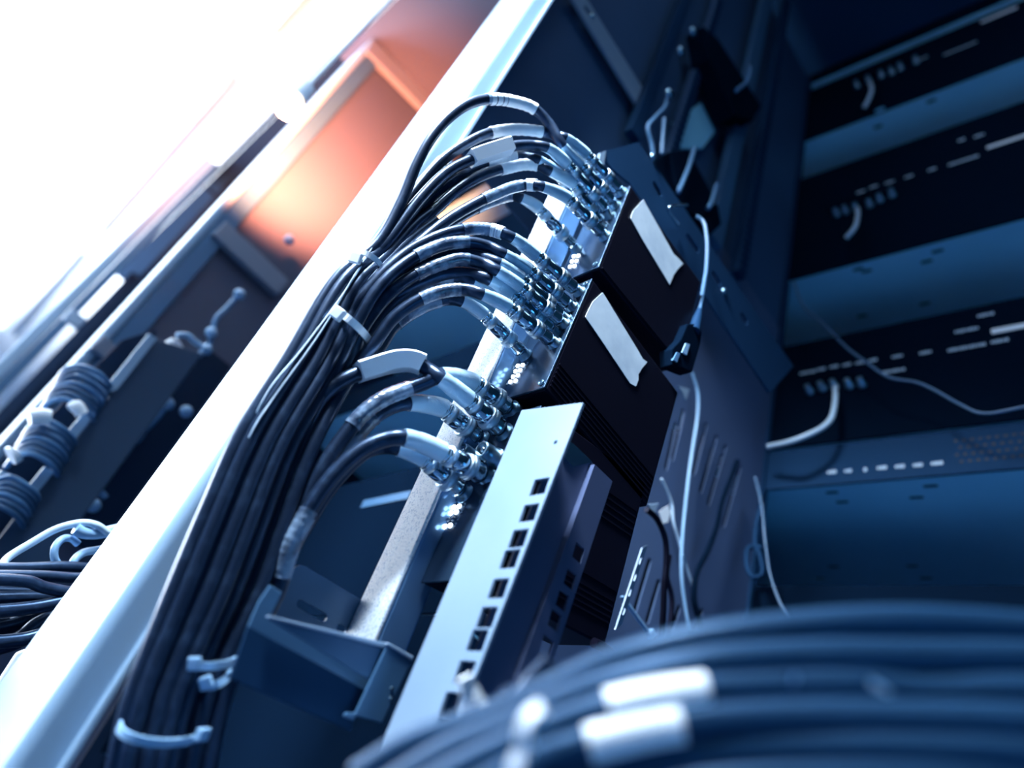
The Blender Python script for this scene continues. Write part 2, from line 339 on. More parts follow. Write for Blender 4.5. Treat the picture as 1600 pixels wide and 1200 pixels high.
# ------------------------------------------------------------------ coaxial cables with plugs
ST = [((528, 432), (612, 478)), ((450, 560), (582, 572)), ((376, 680), (512, 700)), ((322, 800), (462, 838)), ((280, 900), (432, 926)), ((240, 1000), (390, 1004)), ((206, 1090), (352, 1078)), ((182, 1190), (326, 1184)), ((160, 1300), (310, 1300)), ((140, 1430), (290, 1430))]
def lane(u, v, k0):
    y = .3505 - .0066 * v
    return [onY(L[0] + (R_[0] - L[0]) * u, L[1] + (R_[1] - L[1]) * u, y) for L, R_ in ST[k0:]], y
def coax(dev, J, C, R_, S, path, uv, k0, label, labels=(), sc=.92, flag=None, r=.0039, group='coaxial cables of the rack', dy=0.0, oneoff=False):
    D = DEV[dev]; j = onPl(*J, D['a'], D['n']); yj = j[1] + dy; j = onPl(*J, D['a'], D['n'])
    yj = j[1]; c, rr, s = onY(*C, yj), onY(*R_, yj), onY(*S, yj)
    ax = nrm(rr - j); L = np.linalg.norm(rr - j); tc = (c - j) @ ax
    t = thing('coaxial_cable', lane(*uv, k0)[0][-1], label, 'cable', group)
    k = sc
    link('jack', MB().lathe(j - ax * .003, ax, [(0, .0058 * k), (.004, .0058 * k), (.004, .0046 * k), (L * .17, .0042 * k), (L * .17, .0036 * k)]), 'jack', D['t'])
    # bayonet, collar, body, knurl and grooves
    link('bayonet', MB().lathe(j, ax, [(L * .14, .0046 * k), (L * .14, .0052 * k), (L * .19, .0054 * k), (L * .22, .0050 * k), (L * .36, .0050 * k)]), 'nickel', t)
    link('coupling_ring', MB().lathe(j, ax, [(L * .34, .0050 * k), (L * .345, .0062 * k), (L * .36, .0066 * k), (L * .45, .0066 * k), (L * .46, .0060 * k), (L * .475, .0064 * k), (L * .50, .0063 * k), (L * .505, .005 * k)]), 'knurl', t)
    link('plug_body', MB().lathe(j, ax, [(L * .49, .0053 * k), (L * .78, .0052 * k), (L * .78, .0048 * k), (L * .92, .0048 * k)]), 'plug', t)
    link('grip_ring', MB().lathe(j, ax, [(L * .775, .0048 * k), (L * .78, .0054 * k), (L * .885, .0053 * k), (L * .89, .0045 * k)]), 'knurl', t)
    link('groove_ring', MB().lathe(j, ax, [(L * .885, .0049 * k), (L * .91, .0049 * k), (L * .91, .0042 * k), (L * .93, .0042 * k), (L * .93, .0049 * k), (L * .96, .0049 * k), (L * .96, .0042 * k), (L * .98, .0042 * k), (L * .98, .0050 * k), (L, .0050 * k)]), 'nickel', t)
    ln, yl = lane(*uv, k0)
    n = len(path); mid = [onY(px, py, yj + (yl - yj) * ((i + 1.0) / (n + 1)) ** .9) for i, (px, py) in enumerate(path)]
    allp = spline([rr - ax * .006, rr, s] + mid + ln, 8)
    dd = [np.linalg.norm(q - s) for q in allp[:40]]; js = int(np.argmin(dd))
    bt = allp[8:js + 1]  # the boot follows the bend
    if len(bt) < 3: bt = [rr, (rr + s) / 2, s]
    fine = cut(bt, 0, 1); fine = spline(fine, 6); m = len(fine)
    link('strain_relief', MB().tube(fine, [(.0049 - .0006 * i / m) * k + (.0003 if (i % 4) < 2 and i < m * .66 else 0) for i in range(m)], 16), 'boot', t)
    jp = allp[max(js - 3, 0):]
    link('jacket', MB().tube(jp, r * (1 if sc < 1.1 else 1.12), 12), 'jacket', t)
    rj = r * (1 if sc < 1.1 else 1.12)
    for (f0, f1, kind) in labels:
        seg = spline(cut(jp, f0, f1), 2); m = len(seg)
        if kind == 'film':
            link('label_sleeve', MB().tube(seg, [rj * 1.1 + .00013 * math.sin(i * 2.1) for i in range(m)], 12), 'film', t, label='clear wrapped label sleeve')
        elif kind == 'paper':
            link('label_sleeve', MB().tube(seg, [rj * 1.13 + .0002 * math.sin(i * 1.7) for i in range(m)], 12), 'paper', t, label='white paper label')
        else:
            link('label_flag', MB().tube(seg, 0, flat=[(rj * 1.35, -rj * 1.5), (rj * 1.35, rj * 1.5), (rj * 1.12, rj * 1.75), (-rj * 1.1, rj * 1.3), (-rj * 1.1, -rj * 1.3), (rj * 1.1, -rj * 1.75)], ref=nrm(-X_ * .6 + Z_ * .9)), 'paper', t, label='folded white label flag')
    return t
# upper box
coax(1, (962, 322), (936, 296), (906, 257), (880, 229), [(858, 193), (835, 170), (800, 158), (765, 155), (733, 162), (700, 185), (672, 218), (650, 258), (628, 312), (590, 380)], (.0, 2.6), 0, 'black coaxial cable arching highest of all, looping over the pale post', labels=[(.075, .145, 'paper'), (.12, .15, 'film')])
coax(1, (972, 302), (944, 275), (915, 241), (884, 216), [(868, 212), (850, 207), (822, 203), (795, 203), (762, 209), (730, 224), (690, 252), (650, 298), (606, 362)], (.1, 1.6), 0, 'black coaxial cable second highest, with a bright white label on its crest', labels=[(.05, .13, 'paper')])
coax(1, (953, 338), (924, 308), (886, 256), (855, 231), [(832, 227), (805, 228), (775, 236), (740, 248), (700, 268), (655, 312), (608, 374)], (.2, 2.6), 0, 'black coaxial cable under the highest two, a white flag label leaning off it', labels=[(.07, .14, 'flag')])
coax(1, (940, 356), (928, 316), (896, 287), (860, 268), [(842, 259), (820, 257), (795, 262), (760, 272), (722, 292), (670, 338), (616, 392)], (.31, 1.9), 0, 'black coaxial cable with white label, fourth arc down at the upper box', labels=[(.04, .1, 'paper')])
coax(1, (946, 370), (916, 340), (886, 309), (848, 292), [(828, 289), (805, 292), (775, 303), (740, 320), (700, 344), (655, 380), (620, 410)], (.4, 2.8), 0, 'black coaxial cable plugged lowest in the near column of the upper box', labels=[(.05, .12, 'film'), (.03, .045, 'paper')])
coax(1, (902, 392), (879, 362), (841, 325), (815, 310), [(800, 306), (772, 314), (740, 328), (700, 352), (660, 385), (626, 420)], (.36, .8), 0, 'black coaxial cable at the bottom of the upper group, nearest the white post behind', labels=[(.03, .1, 'film')])
coax(1, (938, 345), (912, 312), (872, 272), (842, 251), [(820, 245), (790, 246), (752, 258), (705, 285), (655, 328), (606, 385)], (.06, .5), 0, 'black coaxial cable half hidden behind the second arc of the upper box', labels=[(.05, .1, 'paper')])
# middle box
G2 = [(0.055, .12, 'film')]
coax(2, (906, 458), (877, 434), (836, 398), (801, 372), [(772, 360), (745, 357), (705, 363), (668, 377), (635, 396), (590, 436), (548, 490)], (.5, 2.2), 1, 'black coaxial cable in the top plug of the middle box', labels=[(.04, .10, 'film'), (.035, .055, 'paper')])
coax(2, (894, 481), (866, 459), (824, 420), (788, 398), [(765, 386), (735, 379), (700, 381), (668, 392), (636, 410), (595, 446), (560, 500)], (.6, 2.9), 1, 'black coaxial cable in the second plug down of the middle box, long wrapped label', labels=[(.08, .17, 'film')])
coax(2, (882, 508), (854, 484), (811, 447), (778, 424), [(755, 412), (722, 405), (692, 412), (662, 424), (630, 442), (595, 474), (566, 515)], (.72, 2.3), 1, 'black coaxial cable in the third plug down of the middle box, crinkled label', labels=[(.07, .16, 'film')])
coax(2, (852, 524), (824, 500), (779, 458), (739, 440), [(715, 434), (690, 436), (660, 446), (628, 464), (598, 490), (566, 530)], (.56, 1.2), 1, 'black coaxial cable behind the fourth arc of the middle box, in the far column', labels=G2)
coax(2, (868, 538), (839, 518), (793, 479), (754, 460), [(730, 453), (700, 454), (668, 463), (640, 478), (612, 500), (582, 542)], (.83, 2.9), 1, 'black coaxial cable in the lowest near plug of the middle box', labels=[(.06, .13, 'film')])
coax(2, (822, 556), (802, 530), (755, 491), (722, 471), [(700, 468), (670, 476), (642, 490), (614, 512), (588, 550)], (.78, 1.2), 1, 'black coaxial cable lowest of the middle group with torn clear label flap', labels=[(.06, .13, 'film'), (.09, .15, 'film')])
coax(2, (884, 500), (850, 470), (812, 434), (780, 412), [(752, 402), (715, 396), (680, 404), (640, 424), (600, 458), (560, 508)], (.46, .3), 1, 'black coaxial cable hidden between the first and second plugs of the middle box')
coax(2, (868, 522), (836, 492), (798, 458), (766, 438), [(735, 428), (700, 428), (664, 440), (628, 458), (594, 486), (560, 528)], (.66, .3), 1, 'black coaxial cable hidden between the second and third plugs of the middle box')
# lowest box
coax(3, (799, 641), (783, 630), (741, 599), (690, 587), [(664, 598), (640, 607), (602, 622), (572, 642), (545, 672), (505, 730), (468, 800)], (.88, 2.1), 4, 'black coaxial cable in the top plug of the lowest box', sc=1.18, labels=[(.10, .24, 'film')])
coax(3, (788, 676), (764, 664), (731, 624), (690, 592), [(672, 579), (648, 567), (622, 566), (590, 574), (545, 590), (505, 618), (470, 690), (440, 770)], (.72, .6), 4, 'black coaxial cable carrying the large white paper label under the cable ties', sc=1.18, labels=[(.07, .19, 'flag')])
coax(3, (752, 688), (731, 673), (693, 638), (638, 630), [(612, 636), (580, 656), (550, 690), (512, 744), (472, 806), (452, 850)], (.94, 1.2), 4, 'black coaxial cable curving below the top pair of the lowest box', sc=1.18, labels=[(.12, .27, 'film')])
coax(3, (760, 745), (735, 731), (690, 706), (631, 684), [(602, 687), (570, 700), (535, 728), (500, 770), (470, 822), (450, 866)], (1.0, 2.8), 4, 'black coaxial cable in the lowest near plug, outermost arc of all', sc=1.18, labels=[(.30, .44, 'film')])
coax(3, (726, 772), (704, 750), (661, 715), (622, 700), [(600, 698), (575, 704), (545, 728), (512, 766), (478, 820), (452, 866)], (.97, .3), 4, 'black coaxial cable behind the outermost arc, in the lowest far plug', sc=1.12)
# two open jacks
D = DEV[3]
for (b0, tip, lab) in [((778, 718), (752, 701), 'near open jack'), ((742, 719), (720, 703), 'far open jack')]:
    j = onPl(*b0, D['a'], D['n']); e = onY(*tip, j[1]); ax = nrm(e - j); L = np.linalg.norm(e - j)
    o = link('open_jack', MB().lathe(j - ax * .002, ax, [(0, .0066), (.005, .0066), (.005, .0054), (L, .0054), (L + .002, .0050), (L + .002, .0042), (L - .006, .0040), (L - .006, .0004)]), 'jack', D['t'], label='open jack without a plug')
    link('centre_pin', MB().lathe(j + ax * (L - .008), ax, [(0, .002), (.007, .002), (.0075, .0012)], 12), 'nickel', o)
    link('bayonet_lug', MB().lathe(j + ax * (L * .6) + nrm(np.cross(ax, Y_)) * .0052, nrm(np.cross(ax, Y_)), [(0, .0012), (.0014, .0011)], 8), 'nickel', o)
# bundle members whose plugs cannot be seen
for i, (uv, path) in enumerate([((.12, 3.0), [(705, 262), (660, 312), (600, 385)]), ((.26, 1.0), [(700, 285), (655, 335), (605, 395)]), ((.22, .2), [(690, 280), (640, 340), (598, 392)]),
                                ((.0, 1.2), [(690, 250), (640, 308), (585, 384)]), ((.48, 3.2), [(680, 345), (645, 372), (610, 405)]), ((.33, 3.1), [(690, 320), (650, 350), (612, 392)])]):
    ln, yl = lane(*uv, 0); p = [onY(px, py, .325 + (yl - .325) * (k + 1) / 4) for k, (px, py) in enumerate(path)]
    t = link('coaxial_cable', MB().tube(spline(p + ln, 8), .0039, 12), 'jacket', label='plain black cable inside the tied bundle, its plug out of view', cat='cable', group='cables in the bundle with hidden plugs')
for (q, lab) in [([(632, 296), (590, 372), (545, 446), (470, 548), (420, 610), (380, 690), (338, 790), (300, 880), (268, 960), (236, 1050), (208, 1140), (186, 1240)], 'thin pale wire along the left edge of the cable bundle'),
                 ([(620, 330), (560, 420), (500, 520), (430, 618), (396, 670), (352, 770), (308, 870), (280, 950), (250, 1040), (220, 1140), (198, 1240)], 'second thin pale wire, crossing low over the bundle edge')]:
    link('thin_wire', MB().tube(spline([onY(px, py, .327 + .007 * max(0, i - 4)) for i, (px, py) in enumerate(q)], 8), .0005, 8), 'wire', label=lab, cat='wire')

# ------------------------------------------------------------------ cable ties round the bundle
def tie(L, B, R_, yf, yb, label, head=None, m='nylon', wd=.0022, th=.0007, tail=None):
    l, b, r = onY(*L, (yf + yb) / 2), onY(*B, yf), onY(*R_, (yf + yb) / 2)
    c = (l + r) / 2; A = (r - l) / 2; Bv = b - c; axn = nrm(np.cross(A, Bv)); pts = [c + A * math.cos(q) + Bv * math.sin(q) for q in [2 * math.pi * k / 40 for k in range(41)]]
    t = thing('cable_tie', c, label, 'cable tie', 'nylon cable ties')
    mb = MB(); V = []
    for i in range(40):
        out = nrm(pts[i] - c); V += [pts[i] - axn * wd + out * th, pts[i] + axn * wd + out * th, pts[i] + axn * wd - out * th, pts[i] - axn * wd - out * th]
    mb.add(V, [(4 * i + k, 4 * ((i + 1) % 40) + k, 4 * ((i + 1) % 40) + (k + 1) % 4, 4 * i + (k + 1) % 4) for i in range(40) for k in range(4)])
    link('strap', mb, m, t)
    if head:
        h = onY(*head, yf - .001); o = nrm(h - c); s = nrm(np.cross(o, axn)); k_ = .75 if m == 'nylonb' else 1; link('lock_head', MB().box(h, s * .0034 * k_, axn * .0036 * k_, o * .0026 * k_), m, t, bevel=.0008)
        if tail: link('tail', MB().tube(spline([h, onY(*tail, yf - .004)], 4), 0, flat=[(-.0006, -wd), (.0006, -wd), (.0006, wd), (-.0006, wd)]), m, t)
    return t
tie((552, 402), (580, 400), (598, 430), .322, .352, 'white nylon tie, topmost on the bundle, just under the highest arcs', head=(556, 403), wd=.0017)
tie((524, 488), (556, 508), (576, 536), .322, .352, 'white nylon tie with square head below the topmost tie', head=(528, 490))
tie((302, 1036), (340, 1040), (368, 1028), .318, .350, 'bluish nylon tie low on the bundle, upper of a close pair', head=(304, 1037), m='nylonb', wd=.0016)
tie((318, 1068), (342, 1068), (362, 1046), .318, .350, 'bluish nylon tie low on the bundle, lower of a close pair', head=(322, 1067), m='nylonb', wd=.0016)
tie((190, 1128), (238, 1160), (320, 1144), .316, .352, 'bluish nylon tie lowest on the bundle with its head at the right', head=(316, 1148), m='nylonb', wd=.0016)

# ------------------------------------------------------------------ square-holed rail in front of the lowest box
RX = .205
tl, tr, bl, br = onX(815, 641, RX), onX(911, 629, RX), onX(580, 1200, RX), onX(722, 1110, RX)
ext = lambda p, q, k: p + (q - p) * k
hs = [rectq(onX(px, py, RX), Y_ * .0052, Z_ * .0050) for px, py in [(843, 760), (827, 801), (810, 841), (797, 873), (779, 919), (761, 964), (746, 1000), (726, 1050), (704, 1100), (690, 1139)]]
hs.append(rectq(onX(868, 691, RX), Y_ * .0012, Z_ * .0012))
t = thing('holed_rail', (.215, .25, bl[2] - .1), 'pale steel mounting rail with a row of square holes, front centre', 'rack rail')
holed(MB_ := MB(), [tl, tr, ext(tr, br, 1.5), ext(tl, bl, 1.4)], hs, .0016, X_); link('face_plate', MB_, 'rail', t)
wy = .2515
q = lambda px, py, y=wy: onY(px, py, y)
yc = wy - .004
g1, g2 = q(872, 690), q(931, 727); h1, h2 = q(790, 898), q(870, 897)
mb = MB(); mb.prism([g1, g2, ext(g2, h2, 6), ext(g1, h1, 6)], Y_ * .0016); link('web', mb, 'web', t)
g3, g4, h3, h4 = q(931, 727, yc), q(957, 752, yc), q(870, 897, yc), q(910, 895, yc)
hs = [rectq(q(px, py, yc), X_ * .0040, Z_ * .0045) for px, py in [(904, 864), (891, 905), (879, 938), (867, 969), (854, 1010), (841, 1051), (827, 1086), (815, 1120)]]
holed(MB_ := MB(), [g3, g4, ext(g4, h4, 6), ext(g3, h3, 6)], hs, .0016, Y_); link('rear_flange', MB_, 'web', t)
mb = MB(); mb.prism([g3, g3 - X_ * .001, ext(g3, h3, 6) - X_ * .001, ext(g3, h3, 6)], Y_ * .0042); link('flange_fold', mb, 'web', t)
mb = MB(); mb.prism([q(886, 688, wy - .001), q(897, 694, wy - .001), q(926, 722, wy - .001), q(896, 729, wy - .001), q(880, 712, wy - .001)], Y_ * .001); link('brushed_tab', mb, 'nickel', t, label='brushed metal tab at the top')

# ------------------------------------------------------------------ bracket tray at the bottom
t = thing('rail_bracket', (.17, .30, .03), 'blue steel bracket tray with rounded slotted tab, bottom centre', 'bracket')
y = .300
pl = lambda pts, y_, th=.0016: MB().prism([onY(px, py, y_) for px, py in pts], Y_ * th)
link('front_plate', pl([(388, 978), (576, 1081), (548, 1142), (360, 1060)], y), 'dark', t, bevel=.0004)
link('ledge', pl([(405, 940), (423, 914), (441, 926), (421, 967), (588, 1064), (575, 1082), (388, 979)], y + .003), 'bracket', t, bevel=.0004)
sl = []
for (a, b, w_) in [((464, 940), (511, 968), .0022), ((526, 978), (541, 988), .0022)]:
    p0, p1 = onY(*a, y + .046), onY(*b, y + .046); sl.append(rounded((p0 + p1) / 2, (p1 - p0) / 2, Z_ * w_))
tab = [(418, 968), (456, 892), (462, 886), (469, 883), (478, 885), (563, 936), (600, 1000), (560, 1045)]
holed(MB_ := MB(), [onY(*p_, y + .046) for p_ in tab], sl, .0016, Y_); link('slotted_tab', MB_, 'bracket', t)
link('gusset', pl([(420, 967), (604, 1010), (580, 1064)], y - .003), 'bracket', t, bevel=.0003)
link('gusset_edge', pl([(418, 964), (422, 962), (606, 1005), (604, 1013)], y - .005, .003), 'rail', t, bevel=.0004)
link('end_plate', pl([(605, 1008), (645, 1030), (597, 1130), (556, 1119), (553, 1126), (537, 1120), (541, 1113), (556, 1114)], y - .0055), 'bracket', t, bevel=.0005)
link('end_rim', pl([(603, 1006), (608, 1004), (647, 1026), (644, 1032)], y - .0062, .004), 'rail', t, bevel=.0004)
for s in ((612, 1077), (611, 1092)): link('rivet', MB().lathe(onY(*s, y - .0055), -Y_, [(0, .0012), (.0006, .001)], 10), 'jack', t)

# ------------------------------------------------------------------ slotted rail beside the upper box, plugs, wires at the side panel
RY = .31
z0 = (onY(940, 240, RY)[2] + onY(1200, 606, RY)[2]) / 2; z1 = (onY(1000, 223, RY)[2] + onY(1238, 565, RY)[2]) / 2
t = thing('slotted_rail', (.40, RY, z0), 'dark slotted rail running back beside the upper box', 'rack rail')
hs = []
for (a, b) in [((1020, 284), (1034, 306)), ((1072, 366), (1092, 394)), ((1112, 424), (1126, 445)), ((1157, 490), (1168, 506))]:
    p0, p1 = onY(*a, RY), onY(*b, RY); hs.append(rounded((p0 + p1) / 2, (p1 - p0) / 2, Z_ * .0045))
holed(MB_ := MB(), [onY(938, 238, RY), onY(998, 222, RY), onY(1240, 572, RY), onY(1203, 614, RY), onY(985, 287, RY), onY(955, 262, RY)], hs, .0025, Y_)
link('rail_body', MB_, 'dark', t)
link('end_fold', MB().prism([onY(938, 239, RY - .001), onY(947, 235, RY - .001), onY(943, 262, RY - .001), onY(936, 252, RY - .001)], Y_ * .003), 'rail', t)
for s in ((1020, 246), (1131, 456)): link('bolt', MB().lathe(onY(*s, RY), -Y_, [(0, .0042), (.002, .004), (.003, .0022)], 12), 'jack', t)
t = link('wire_hook', MB().tube(spline([onY(1060, 352, RY - .004), onY(1044, 326, RY - .012), onY(1046, 324, RY - .014), onY(1074, 320, RY - .012)], 6), .0015, 8), 'nickel', label='small bright wire hook fixed on the dark slotted rail', cat='hook')
# power lead and plug
t = thing('power_lead', onY(1078, 530, .268), 'grey power lead ending in a flat black plug hanging by the box', 'power lead')
link('plug_body', MB().prism([onY(px, py, .268) for px, py in [(1050, 545), (1064, 530), (1074, 506), (1093, 505), (1097, 520), (1095, 537), (1082, 582), (1052, 570)]], Y_ * .012), 'black', t, bevel=.001)
link('prong', MB().prism([onY(px, py, .267) for px, py in [(1066, 550), (1072, 536), (1078, 538), (1073, 555)]], Y_ * .002), 'nylonb', t)
link('prong', MB().prism([onY(px, py, .267) for px, py in [(1052, 562), (1058, 550), (1063, 552), (1058, 566)]], Y_ * .002), 'darkw', t)
link('relief', MB().tube(spline([onY(1084, 518, .270), onY(1090, 495, .272), onY(1093, 484, .273)], 5), [.0052 - .0003 * i for i in range(11)], 12), 'dark', t)
link('cord', MB().tube(spline([onY(1092, 490, .274), onY(1098, 455, .28), onY(1104, 415, .285), onY(1104, 370, .29), onY(1098, 345, .295), onY(1088, 338, .30)], 6), .0019, 10), 'coil', t)
def wirep(pts, y, r, m, label, name='wire', cat='wire', dy=0):
    return link(name, MB().tube(spline([onY(px, py, y + dy * i) for i, (px, py) in enumerate(pts)], 8), r, 10), m, label=label, cat=cat)
wirep([(1081, 582), (1090, 612), (1090, 648), (1084, 690), (1078, 730), (1071, 790), (1066, 845), (1065, 900), (1071, 950), (1083, 1016), (1092, 1060)], .405, .0018, 'nylonb', 'long white wire hanging down the vented side panel')
wirep([(1033, 748), (1044, 772), (1050, 790), (1052, 815), (1062, 850), (1072, 885), (1082, 915)], .408, .0016, 'wire', 'short pale wire crossing behind the long white wire')
wirep([(1152, 720), (1140, 752), (1128, 785), (1120, 822), (1106, 860), (1090, 892), (1085, 915), (1085, 940), (1092, 968), (1099, 1010), (1104, 1050)], .402, .0030, 'black', 'thick black lead snaking down the right of the vented panel', 'power_lead', 'power lead')
wirep([(1010, 796), (1024, 808), (1034, 826), (1040, 846), (1041, 880), (1038, 910), (1036, 960), (1030, 1040)], .36, .0028, 'case', 'black lead dropping from the rear of the middle box', 'power_lead', 'power lead')
wirep([(1046, 868), (1042, 900), (1048, 925), (1050, 940), (1046, 985), (1040, 1040)], .385, .0026, 'case', 'black lead twisted behind the others at the vented panel', 'power_lead', 'power lead')
wirep([(928, 1004), (940, 1010), (955, 1021), (966, 1036), (970, 1052)], .272, .0030, 'case', 'short black lead leaving the bottom of the lowest box', 'power_lead', 'power lead')
t = thing('cable_tie', onY(1014, 990, .395), 'loose white tie with square head in front of the louvres', 'cable tie', 'nylon cable ties')
link('strap', MB().tube(spline([onY(972, 932, .398), onY(995, 964, .396), onY(1014, 990, .394)], 5), 0, flat=[(-.0006, -.0022), (.0006, -.0022), (.0006, .0022), (-.0006, .0022)]), 'nylonb', t)
link('lock_head', MB().box(onY(1017, 992, .394), nrm(X_ + Z_ * -.6) * .004, nrm(Z_ + X_ * .6) * .0042, Y_ * .003), 'nylonb', t, bevel=.0008)
for (pts, lab) in [([(1060, 603), (1078, 608), (1072, 626), (1068, 616)], 'pale bent metal clip behind the middle box, upper of two'), ([(1012, 788), (1030, 786), (1022, 806), (1017, 796)], 'pale bent metal clip behind the lower box, lower of two')]:
    link('clip', MB().prism([onY(px, py, .375) for px, py in pts], Y_ * .003), 'rail', label=lab, cat='clip', bevel=.0005)
link('paper_tag', MB().prism([onY(px, py, .392) for px, py in [(1030, 800), (1044, 790), (1048, 800), (1044, 816), (1036, 818)]], Y_ * .0006), 'paper', label='small white tag hanging at the top of the louvred panel', cat='tag')
mb = MB()
holed(mb, [onY(px, py, .34) for px, py in [(1004, 856), (1012, 852), (972, 976), (962, 984)]], [rounded(onY(px, py, .34), (onY(px + 2, py - 6, .34) - onY(px, py, .34)), X_ * .0012) for px, py in [(1000, 876), (992, 902), (984, 926), (975, 955)]], .0016, Y_)
link('slotted_strip', mb, 'rail', label='narrow bright slotted strip along the back of the lowest box', cat='strip')

# rear uprights with adapters and wires (upper middle)
def upright(pxs, y, w_, label, m, teeth=False, dep=.012):
    a, b = onY(*pxs[0], y), onY(*pxs[1], y); x = (a[0] + b[0]) / 2
    t = thing('rear_upright', (x, y, .79), label, 'rack rail')
    link('upright_body', MB().box((x, y, (.79 + 1.68) / 2), X_ * w_ / 2, Y_ * dep / 2, Z_ * (1.68 - .79) / 2), m, t, bevel=.001)
    if teeth:
        mb = MB(); zt_ = np.arange(max(.80, b[2] - .25), a[2] + .25, .016)
        for z in zt_: mb.box((x, y - dep / 2 - .001, z), X_ * w_ * .4, Y_ * .0015, Z_ * .004)
        link('notch_strip', mb, 'dark', t)
    return x
upright([(1150, 190), (1130, 330)], .395, .030, 'plain pale upright at the back of the rack, right of the black adapters', 'bracket')
upright([(1186, 240), (1162, 380)], .392, .020, 'notched dark upright behind the slotted rail', 'dark', True)
upright([(1040, 60), (1012, 165)], .402, .020, 'narrow upright meeting the pale cross strut', 'dark')
upright([(1085, 110), (1062, 200)], .400, .016, 'slim notched upright with bolt heads, among the loose grey wires', 'navy', True)
for (pts, lab, th_) in [([(1048, 236), (1075, 232), (1112, 300), (1106, 342), (1072, 330), (1058, 290)], 'black adapter block lower left, right above the power lead', .025),
                       ([(1098, 40), (1122, 60), (1190, 165), (1176, 190), (1150, 180), (1108, 90)], 'long black adapter block near the top, in front of the uprights', .03),
                       ([(1102, 320), (1122, 318), (1128, 350), (1112, 366), (1100, 345)], 'small black connector block under the lower adapter', .018)]:
    a = thing('power_adapter', onY(*pts[0], .375), lab, 'power adapter')
    link('adapter_case', MB().prism([onY(px, py, .37) for px, py in pts], Y_ * th_), 'black', a, bevel=.002)
GW = 'loose grey wires above the slotted rail'
for (pts, y, r, lab) in [([(1043, 152), (1040, 165), (1022, 185), (1012, 200), (1018, 225), (1022, 250)], .372, .0024, 'grey wire bending off a bright bolt head above the slotted rail'),
                      ([(1038, 185), (1036, 210), (1034, 240)], .370, .0024, 'short straight grey wire beside the bent one'),
                      ([(1085, 232), (1076, 262), (1072, 272), (1060, 300)], .364, .0028, 'kinked grey wire in front of the black adapter'),
                      ([(1120, 288), (1112, 315), (1106, 326)], .366, .0028, 'grey wire ending in a small plug right of the adapter'),
                      ([(1172, 105), (1168, 125), (1150, 142)], .36, .0028, 'curved grey wire in front of the long black adapter')]:
    wirep(pts, y, r, 'darkw', lab)
for (px, py, lab) in [(1081, 51, 'highest'), (1062, 82, 'middle'), (1044, 148, 'lowest')]:
    q = onY(px, py, .368); link('bolt_head', MB().lathe(q, -Y_, [(0, .007), (.004, .007), (.006, .004)], 14), 'jack', label='%s of three pale bolt heads on the slim upright' % lab, cat='bolt')
link('cover_plate', MB().prism([onY(px, py, .41) for px, py in [(1052, 190), (1096, 160), (1118, 205), (1098, 232), (1062, 232)]], Y_ * .004), 'under', label='pale blank plate between the uprights, behind the grey wires', cat='plate', bevel=.001)

